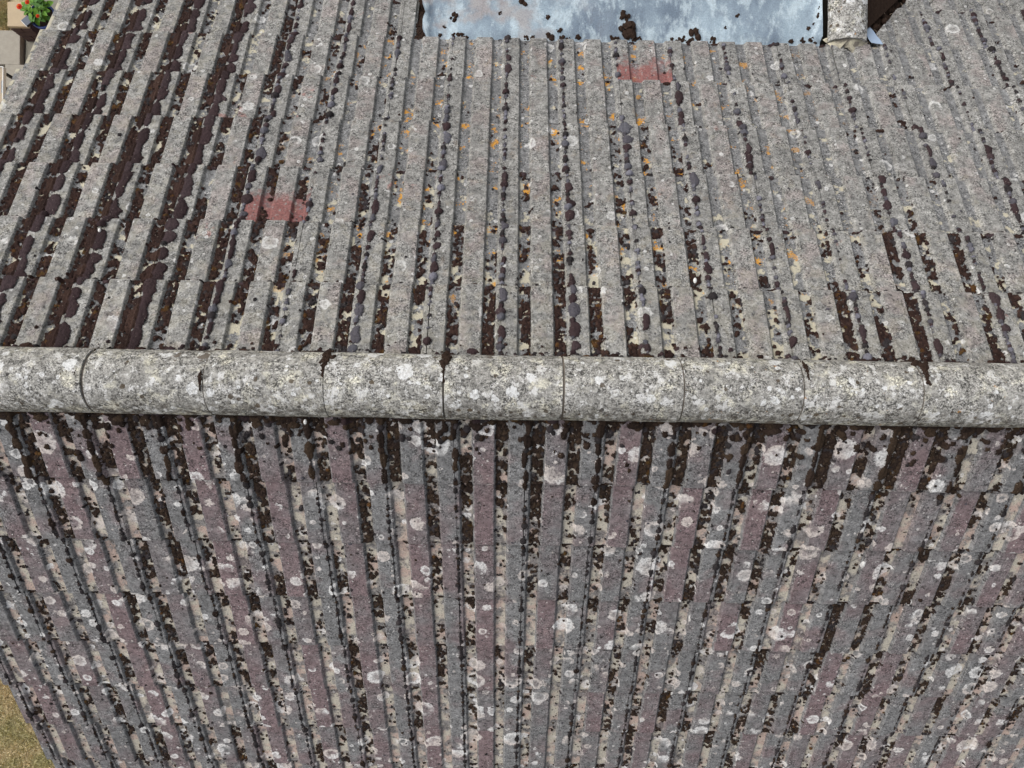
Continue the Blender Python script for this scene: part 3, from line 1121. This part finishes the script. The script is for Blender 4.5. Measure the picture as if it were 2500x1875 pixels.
    # colours of vertices only half inside a cushion come from a neighbour
    bad = C.sum(1) < 1e-6
    C[bad] = BROWN[0] if s == 1 else NEARB[0]
    return V, Fq, C


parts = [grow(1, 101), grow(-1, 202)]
off = len(parts[0][0])
V = np.concatenate([parts[0][0], parts[1][0]])
Fq = np.concatenate([parts[0][1], parts[1][1] + off]).astype(np.int32)
Cc = np.concatenate([parts[0][2], parts[1][2]])
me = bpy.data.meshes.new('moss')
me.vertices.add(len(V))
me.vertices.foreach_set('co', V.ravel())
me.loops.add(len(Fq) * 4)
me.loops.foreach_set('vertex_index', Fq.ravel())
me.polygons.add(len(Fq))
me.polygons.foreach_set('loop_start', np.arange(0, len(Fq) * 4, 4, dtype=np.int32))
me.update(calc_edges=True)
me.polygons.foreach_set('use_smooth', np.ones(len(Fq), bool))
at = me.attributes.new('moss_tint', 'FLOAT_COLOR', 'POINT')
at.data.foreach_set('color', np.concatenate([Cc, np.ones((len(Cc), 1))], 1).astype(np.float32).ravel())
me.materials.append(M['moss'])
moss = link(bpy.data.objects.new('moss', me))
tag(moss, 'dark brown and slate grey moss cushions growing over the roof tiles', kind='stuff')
print('MOSS quads', len(Fq), 'tiles', n_tiles)

#%%GROUND
# ------------------------------------------------------------------ garden below the left verge
def at(px_, py_, z):
    d = CAMR @ Vector(((px_ - 1250) / 1720.2, -(py_ - 937.5) / 1720.2, -1))
    return CAMP + d * ((z - CAMP.z) / d.z)


bm = bmesh.new()
bm.faces.new([bm.verts.new(v) for v in ((-150, -150, GROUND), (150, -150, GROUND), (150, 150, GROUND), (-150, 150, GROUND))])
tag(bm_obj('lawn', bm, M['lawn']), kind='structure')

# dry grass standing on the lawn where it shows past the verge
gv, gf = [], []


def blades(n, x0, x1, y0, y1, keep=lambda x, y: True):
    for _ in range(n):
        x, y = rng.uniform(x0, x1), rng.uniform(y0, y1)
        if not keep(x, y):
            continue
        h, a = rng.uniform(.02, .055), rng.uniform(0, 6.28)
        w = rng.uniform(.002, .0045)
        lean = rng.uniform(.3, 1.3) * h
        dx, dy = math.cos(a), math.sin(a)
        k = len(gv)
        gv.extend([(x - dy * w, y + dx * w, GROUND), (x + dy * w, y - dx * w, GROUND),
                   (x + dx * lean * .4 + dy * w * .7, y + dy * lean * .4 - dx * w * .7, GROUND + h * .65), (x + dx * lean, y + dy * lean, GROUND + h * .8)])
        gf.extend([(k, k + 1, k + 2), (k, k + 2, k + 3)])


blades(16000, -5.65, -4.55, -4.5, -2.4)
blades(5000, -5.75, -5.38, 3.60, 4.30)
gm = bpy.data.materials.new('grass')
T = NT('grass blades')
p = T.pos()
c = T.mix(T.ss(T.noise(p, 3.5, 3), 0.4, 0.62), (0.72, 0.61, 0.40), (0.52, 0.49, 0.26))
c = T.mix(T.ss(T.noise(p, 130, 2), 0.5, 0.7), c, (0.80, 0.71, 0.50))
M['blades'] = T.color(c)
g_ = mesh_obj('grass', gv, gf, M['blades'])
tag(g_, 'short dry straw coloured grass on the lawn', kind='stuff')

# paving
PZ0 = GROUND + 0.02
patio = empty('patio', at(40, 130, GROUND))
tag(patio, kind='structure')


def slab(x0, x1, y0, y1, z1, mat, seed, h=0.05):
    a, b = at(x0, y1, z1), at(x1, y0, z1)
    bm = bmesh.new()
    box_bm(bm, (a.x, a.y, z1 - h), (b.x, b.y, z1), 0.006, seed, 0.003)
    o = bm_obj('paving_slab', bm, mat)
    o.parent = patio
    o.matrix_parent_inverse = Matrix.Translation(patio.location).inverted()
    return o


bm = bmesh.new()
box_bm(bm, (-5.75, 3.05, GROUND - .2), (-4.2, 3.66, GROUND + .008), 0)
o = bm_obj('bedding', bm, M['earth'])
o.parent = patio
o.matrix_parent_inverse = Matrix.Translation(patio.location).inverted()
slab(-45, 49, 75, 156, GROUND + .10, M['slab'], 1, .12)
slab(62, 150, 90, 159, GROUND + .05, M['slab_dark'], 2, .06)
slab(11.5, 60, 158.5, 246, GROUND + .10, M['slab'], 3, .12)
slab(-48, 10, 252, 330, GROUND + .03, M['slab_dark'], 4, .05)
slab(62, 170, 160, 236, GROUND + .05, M['slab_dark'], 6, .06)
slab(104, 170, -60, 30, GROUND + .06, M['slab_dark'], 5, .06)

# low brick pier with a buff coping stone
pier = empty('garden_pier', at(45, 60, GROUND))
tag(pier, 'low purple brick pier with a buff stone coping beside the blue pot', 'brick pier')
pa, pb = at(17.5, 64, GROUND + .36), at(68, 5, GROUND + .36)
TOPZ = GROUND + 0.36


def pchild(o, root):
    o.parent = root
    o.matrix_parent_inverse = Matrix.Translation(root.location).inverted()
    return o


bm = bmesh.new()
box_bm(bm, (pa.x, pa.y, TOPZ - .045), (pb.x, pb.y, TOPZ), .006, 3, .002)
pchild(bm_obj('coping_stone', bm, M['coping']), pier)
bm = bmesh.new()
box_bm(bm, (pa.x + .012, pa.y + .012, GROUND - .1), (pb.x - .012, pb.y - .012, TOPZ - .046), 0)
pchild(bm_obj('core', bm, M['mortar']), pier)
for cz in range(4):
    z0 = TOPZ - .046 - .075 * (cz + 1)
    offx = 0.0 if cz % 2 else -0.10
    for kx in range(3):
        x0 = pa.x - .004 + offx + kx * .215
        xa, xb = max(x0, pa.x - .004), min(x0 + .205, pb.x + .004)
        if xb - xa < .03:
            continue
        bm = bmesh.new()
        box_bm(bm, (xa, pa.y - .006, z0), (xb, pa.y + .08, z0 + .065), .004, cz * 7 + kx, .002)
        pchild(bm_obj('brick', bm, M['brick']), pier)

# blue glazed pot
pc = at(101, 37, GROUND + .42)
pot = empty('flower_pot', (pc.x, pc.y, GROUND + .05))
tag(pot, 'round blue glazed flower pot standing on the patio beside the pier', 'flower pot')


def lathe(name, prof, mat, root, seg=40):
    V, F = [], []
    for r_, z in prof:
        for k in range(seg):
            a = 2 * math.pi * k / seg
            V.append((root.location.x + r_ * math.cos(a), root.location.y + r_ * math.sin(a), root.location.z + z))
    for i in range(len(prof) - 1):
        for k in range(seg):
            F.append((i * seg + k, i * seg + (k + 1) % seg, (i + 1) * seg + (k + 1) % seg, (i + 1) * seg + k))
    return pchild(mesh_obj(name, V, F, mat, None, True), root)


PR = 0.128
lathe('pot_body', [(.001, 0), (PR * .66, 0), (PR * .70, .01), (PR * .92, .33), (PR * .86, .33), (PR * .8, .28)], M['pot'], pot)
lathe('rim', [(PR * .90, .325), (PR * 1.0, .33), (PR * 1.03, .35), (PR * 1.0, .372), (PR * .92, .372), (PR * .87, .34), (PR * .86, .30)], M['pot'], pot)
lathe('soil', [(.001, .318), (PR * .5, .322), (PR * .88, .312)], M['earth'], pot)

# zinnia in the pot
plant = empty('flowering_plant', (pc.x, pc.y, GROUND + .36))
tag(plant, 'leafy green plant with scarlet flowers growing in the blue pot', 'plant')


def leaf_mesh(seed):
    r = random.Random(seed)
    V, F = [], []
    n = 7
    for i in range(n + 1):
        t = i / n
        w = 0.36 * math.sin(math.pi * min(1, t * 0.97 + .03)) ** 0.8 * (1 - .35 * t)
        z = 0.16 * math.sin(t * 2.6) - 0.18 * t * t
        V += [(-w, t, z + .07 + .02 * r.uniform(-1, 1)), (0, t, z), (w, t, z + .07 + .02 * r.uniform(-1, 1))]
    for i in range(n):
        a = i * 3
        F += [(a, a + 1, a + 4, a + 3), (a + 1, a + 2, a + 5, a + 4)]
    me = bpy.data.meshes.new('leaf')
    me.from_pydata(V, [], F)
    me.polygons.foreach_set('use_smooth', [True] * len(me.polygons))
    me.materials.append(M['leaf'] if seed % 3 else M['leaf_dark'])
    return me


leaf_me = [leaf_mesh(k) for k in range(4)]
Rp = random.Random(8)
for k in range(70):
    a = k * 2.39996
    rad = 0.115 * math.sqrt((k + 1) / 70.0) * Rp.uniform(.6, 1.1)
    h = 0.05 + 0.15 * (1 - rad / .14) + Rp.uniform(-.03, .03)
    L = Rp.uniform(.050, .085)
    o = bpy.data.objects.new('leaf', leaf_me[k % 4])
    link(o, plant)
    o.location = (rad * math.cos(a) - .012, rad * math.sin(a) + .022, h)
    o.rotation_euler = (Rp.uniform(-.45, .25), Rp.uniform(-.3, .3), a - math.pi / 2 + Rp.gauss(0, .5))
    o.scale = (L, L, L)
for k in range(7):
    a = Rp.uniform(0, 6.28)
    b = (Rp.uniform(-.07, .07), Rp.uniform(-.05, .09))
    V, F = [], []
    for i in range(2):
        for q_ in range(5):
            an = 6.283 * q_ / 5
            V.append((b[0] * i + .003 * math.cos(an), b[1] * i + .003 * math.sin(an), -.04 + .19 * i))
    for q_ in range(5):
        F.append((q_, (q_ + 1) % 5, 5 + (q_ + 1) % 5, 5 + q_))
    mesh_obj('stem', V, F, M['stem'], plant)


def flower(px_, py_, z, r_):
    w = at(px_, py_, z) - plant.location
    V, F = [], []
    for layer, (n, rr, zz) in enumerate(((13, r_, 0.0), (10, r_ * .72, .007), (7, r_ * .45, .012))):
        for k in range(n):
            a = 6.283 * k / n + layer * .3
            k0 = len(V)
            wd = rr * .30
            ca, sa = math.cos(a), math.sin(a)
            for (t, ww, dz) in ((0.12, .4, 0), (.65, 1, .004), (1.0, .55, -.003)):
                for sg in (-1, 1):
                    V.append((w.x + ca * rr * t - sa * wd * ww * sg, w.y + sa * rr * t + ca * wd * ww * sg, w.z + zz + dz))
            F += [(k0, k0 + 1, k0 + 3, k0 + 2), (k0 + 2, k0 + 3, k0 + 5, k0 + 4)]
    fl = mesh_obj('flower', V, F, M['petal'], plant)
    V, F = [(w.x, w.y, w.z + .024)], []
    for k in range(10):
        V.append((w.x + r_ * .26 * math.cos(k * .6283), w.y + r_ * .26 * math.sin(k * .6283), w.z + .015))
    for k in range(10):
        F.append((0, 1 + k, 1 + (k + 1) % 10))
    mesh_obj('eye', V, F, M['eye'], fl)
    V, F = [], []
    for i in range(2):
        for q_ in range(5):
            an = 6.283 * q_ / 5
            V.append((w.x * (1 if i else .3) + .0028 * math.cos(an), w.y * (1 if i else .3) + .0028 * math.sin(an), w.z if i else -.04))
    for q_ in range(5):
        F.append((q_, (q_ + 1) % 5, 5 + (q_ + 1) % 5, 5 + q_))
    mesh_obj('stem', V, F, M['stem'], plant)


flower(46.5, 15.5, GROUND + .62, .028)
flower(66, 4.5, GROUND + .62, .023)
flower(91.5, 38.5, GROUND + .60, .018)

# small solar lamp leaning on the pot
lp = at(60.5, 44, GROUND + .50)
lamp = empty('solar_lamp', (lp.x, lp.y, GROUND + .36))
tag(lamp, 'small square solar lamp with a slate face in front of the pot', 'solar lamp')
ang = RAD(42)


def lampbox(name, lo, hi, mat, bev=.003):
    bm = bmesh.new()
    box_bm(bm, lo, hi, bev)
    o = bm_obj(name, bm, mat, lamp)
    o.rotation_euler = (RAD(12), 0, ang)
    return o


lampbox('housing', (-.043, -.037, .105), (.043, .037, .135), M['black'])
lampbox('solar_panel', (-.040, -.034, .1352), (.040, .034, .140), M['slate'], .001)
lampbox('white_edge', (-.050, -.038, .100), (-.0432, .038, .134), M['white'], .001)
lampbox('stake', (-.008, -.008, 0.0), (.008, .008, .106), M['black'], .002)

# framed board at the very edge of the picture
bd = at(-30, 205, GROUND + .55)
board = empty('garden_table', (bd.x, bd.y, GROUND))
tag(board, 'tan topped garden table with a white rim at the left picture edge', 'table')
ba, bb = at(-75, 249, GROUND + .55), at(9.5, 163, GROUND + .55)


def tchild(name, lo, hi, mat, bev=.004):
    bm = bmesh.new()
    box_bm(bm, lo, hi, bev)
    return pchild(bm_obj(name, bm, mat), board)


tz = GROUND + .55
tchild('table_top', (ba.x, ba.y, tz - .03), (bb.x - .008, bb.y - .008, tz), M['tan'])
tchild('rim', (bb.x - .008, ba.y, tz - .035), (bb.x, bb.y, tz + .008), M['white'], .002)
tchild('rim', (ba.x, bb.y - .008, tz - .035), (bb.x - .0082, bb.y, tz + .008), M['white'], .002)
s0, s1 = at(4.5, 227, tz), at(8.5, 197, tz)
tchild('blue_strip', (s0.x, s0.y, tz + .001), (s1.x, s1.y, tz + .006), M['blue_strip'], .001)
for lx, ly in ((ba.x + .03, ba.y + .03), (bb.x - .05, ba.y + .03), (ba.x + .03, bb.y - .05), (bb.x - .05, bb.y - .05)):
    tchild('leg', (lx, ly, GROUND + .0), (lx + .025, ly + .025, tz - .031), M['black'], .002)

# ------------------------------------------------------------------ debris
def clump_mesh(seed, n=9):
    """a lump of dropped moss: several ragged cushions grown into one body"""
    r = random.Random(seed)
    bm = bmesh.new()
    for k in range(n):
        k0 = len(bm.verts)
        ret = bmesh.ops.create_icosphere(bm, subdivisions=2, radius=1)
        c = Vector((r.gauss(0, .45), r.gauss(0, .38), r.uniform(0.05, .3)))
        q_ = r.uniform(.22, .55)
        for v in ret['verts']:
            v.co = c + v.co * q_ * r.uniform(.72, 1.2)
            v.co.z = max(v.co.z, 0) * .7
    me = bpy.data.meshes.new('moss_clump')
    bm.to_mesh(me)
    bm.free()
    me.materials.append(M['debris'])
    return me


def on_lead(px_, py_):
    z = lead_z
    for _ in range(4):
        w = at(px_, py_, z)
        z = lead_height(w.x, w.y)
    return Vector((w.x, w.y, z))


cl = [clump_mesh(k, 7 + k) for k in range(5)]
Rc = random.Random(4)
CL = [(1108, 44, 9, 'ragged brown moss clump lying near the left end of the lead', None),
      (1534, 78, 20, 'large brown moss heap in the middle of the lower lead edge', None),
      (1528, 43, 10, 'lone round dark moss ball above the heap on the lead', None),
      (1273, 5, 8, 'dark moss clump at the top picture edge on the lead', None),
      (1367, 74, 6, 'small moss clump standing above the row along the lead edge', None),
      (1697, 89, 13, 'flat dark moss clump lying between heap and right lead end', None)]
for x in (1074, 1107, 1120, 1135, 1285, 1300, 1338, 1347, 1372, 1388, 1412, 1500, 1512, 1550, 1562, 1640, 1655, 1668, 1682, 1740, 1930, 1960, 1980, 1990):
    CL.append((x, 94 + (x - 1240) * .014 + Rc.uniform(-7, 1), Rc.uniform(4, 8), 'small moss crumb lying along the lower edge of the lead sheet', 'moss crumbs along the lead edge'))
for x, y in ((1988, 58), (1973, 70), (2000, 20), (1998, 40), (1085, 67), (1222, 32), (1337, 43), (1771, 70), (1800, 40)):
    CL.append((x, y, Rc.uniform(3, 5.5), 'tiny moss crumb scattered on the open lead', 'moss crumbs scattered on the lead'))
for k, (px_, py_, rp, lab, grp) in enumerate(CL):
    o = bpy.data.objects.new('moss_clump', cl[k % 5])
    w = on_lead(px_, py_)
    f = rp / 1720 * 3.9 * 1.35
    o.location = w - Vector((0, 0, .001))
    o.scale = (f, f * Rc.uniform(.7, 1), f * .9)
    o.rotation_euler = (0, 0, Rc.uniform(0, 6.28))
    link(o)
    tag(o, lab, 'moss clump', grp)

# leaf mould packed in the gutter left of the lead and in the valley right of the side ridge
def mould(name, pts, seed, label):
    r = random.Random(seed)
    bm = bmesh.new()
    for (c, q_) in pts:
        ret = bmesh.ops.create_icosphere(bm, subdivisions=1, radius=1)
        for v in ret['verts']:
            v.co = c + Vector((v.co.x, v.co.y, v.co.z * .6)) * q_ * r.uniform(.7, 1.25)
    o = bm_obj(name, bm, M['debris'])
    tag(o, label, kind='stuff')


Rm = random.Random(14)
pts = []
for k in range(330):
    d = D5 + Rm.uniform(-.012, .52)
    u = LEAD_U[0] - 0.026 - 0.02 * (d - D5) + Rm.gauss(0, .013)
    pts.append((P(1, u, d, -.032 + Rm.uniform(-.008, .004)), Rm.uniform(.005, .014)))
mould('leaf_mould', pts, 1, 'dark moss and mould packed in the channel beside the lead')
pts = []
va, vb = P(1, VAL_A[0], VAL_A[1], 0), P(1, VAL_B[0], VAL_B[1], 0)
for k in range(900):
    t = Rm.uniform(-.02, .32)
    c = va.lerp(vb, t)
    x = Rm.uniform(SX + .10, c.x + .01)
    pts.append((Vector((x, c.y + Rm.gauss(0, .012), c.z - .035 + Rm.uniform(-.012, .006) + .10 * (c.x - x))), Rm.uniform(.006, .02)))
mould('leaf_mould', pts, 2, 'dark leaf mould filling the valley beside the side ridge')
V, F = [], []
for k in range(60):
    t = Rm.uniform(0, .3)
    c = va.lerp(vb, t)
    c = Vector((Rm.uniform(SX + .12, c.x), c.y, c.z - .012))
    a = Rm.uniform(0, 6.28)
    L = Rm.uniform(.015, .05)
    dx, dy = math.cos(a) * L, math.sin(a) * L
    k0 = len(V)
    V += [c, c + Vector((dx * .5, dy * .5, .008)), c + Vector((dx, dy, 0)), c + Vector((dx * .5 - dy * .08, dy * .5 + dx * .08, .006))]
    F.append((k0, k0 + 1, k0 + 2, k0 + 3))
tag(mesh_obj('straw', V, F, M['straw']), 'pale dry straw on the leaf mould in the valley', kind='stuff')

# moss plugs on some of the ridge joints, read from the photograph
Rj = random.Random(21)
for (px_, py_, ln, wd, lab) in ((791, 886, .085, .020, 'brown moss on the ridge joint left of the middle'),
                                (1083, 895, .10, .022, 'brown moss tuft on the ridge joint nearest the middle'),
                                (2262, 905, .085, .026, 'ragged brown moss on the right hand ridge joint'),
                                (1972, 905, .06, .010, 'thin moss line beside the second ridge joint from right'),
                                (192, 920, .07, .008, 'dark moss dots down the leftmost ridge joint'),
                                (494, 930, .06, .008, 'dark grey moss dots down the second ridge joint from left')):
    w = at(px_, py_, .03)
    bm = bmesh.new()
    nb = 60
    for k in range(nb):
        t = k / (nb - 1)
        yy = w.y + ln * (0.62 - 1.24 * t)
        rr = RR + .001
        zz = RC[1] + math.sqrt(max(rr * rr - (yy - RC[0]) ** 2, 1e-5))
        wide = wd * (0.45 + 0.75 * math.sin(math.pi * min(1, t * 1.5 + .05)) ** 2)
        q_ = Rj.uniform(.30, .55) * wide
        cx = w.x + Rj.gauss(0, .38) * wide
        ret = bmesh.ops.create_icosphere(bm, subdivisions=2, radius=1)
        for v in ret['verts']:
            v.co = Vector((cx, yy, zz - .002)) + Vector((v.co.x * q_, v.co.y * max(q_, .004), v.co.z * min(q_, .006))) * Rj.uniform(.8, 1.2)
    me = bpy.data.meshes.new('moss_tuft')
    bm.to_mesh(me)
    bm.free()
    me.materials.append(M['debris'])
    tag(link(bpy.data.objects.new('moss_tuft', me)), lab, 'moss tuft')

# a snail and two pebbles on the tiles
def on_roof(px_, py_, s, n):
    nv = Vector((0, s * SP, CP))
    d = CAMR @ Vector(((px_ - 1250) / 1720.2, -(py_ - 937.5) / 1720.2, -1))
    return CAMP + d * ((n - CAMP.dot(nv)) / d.dot(nv))


w = on_roof(1558, 239, 1, 0.004)
V, F = [], []
ns, nk = 34, 8
for i in range(ns):
    t = i / (ns - 1)
    a = t * 2.6 * 6.283
    R_ = 0.0085 * (1 - t) ** 0.9 + .0008
    r_ = 0.0058 * (1 - t) + .0006
    c = Vector((R_ * math.cos(a), R_ * math.sin(a), 0.004 + .006 * t))
    for k in range(nk):
        b = 6.283 * k / nk
        V.append(w + c + Vector((math.cos(a) * math.cos(b), math.sin(a) * math.cos(b), math.sin(b))) * r_)
for i in range(ns - 1):
    for k in range(nk):
        F.append((i * nk + k, i * nk + (k + 1) % nk, (i + 1) * nk + (k + 1) % nk, (i + 1) * nk + k))
F += [tuple(range(nk)), tuple(range((ns - 1) * nk, ns * nk))[::-1]]
tag(mesh_obj('snail_shell', V, F, M['shell'], None, True), 'small brown snail shell on the grey tiles below the lead sheet', 'snail shell')
for (px_, py_, s_, r_, lab) in ((745, 1030, -1, .009, 'white oval pebble lying just in front of the ridge'),
                                (1697, 685, 1, .010, 'bluish white pebble in a moss filled channel behind the ridge'),
                                (243, 562, 1, .008, 'bright white pebble on a brown moss mat at left')):
    bm = bmesh.new()
    bmesh.ops.create_icosphere(bm, subdivisions=2, radius=1)
    w = on_roof(px_, py_, s_, 0.012)
    for v in bm.verts:
        v.co = w + Vector((v.co.x * r_ * .8, v.co.y * r_ * 1.25, v.co.z * r_ * .7)) * Rj.uniform(.94, 1.05)
    tag(bm_obj('pebble', bm, M['white'], None, True), lab, 'pebble')
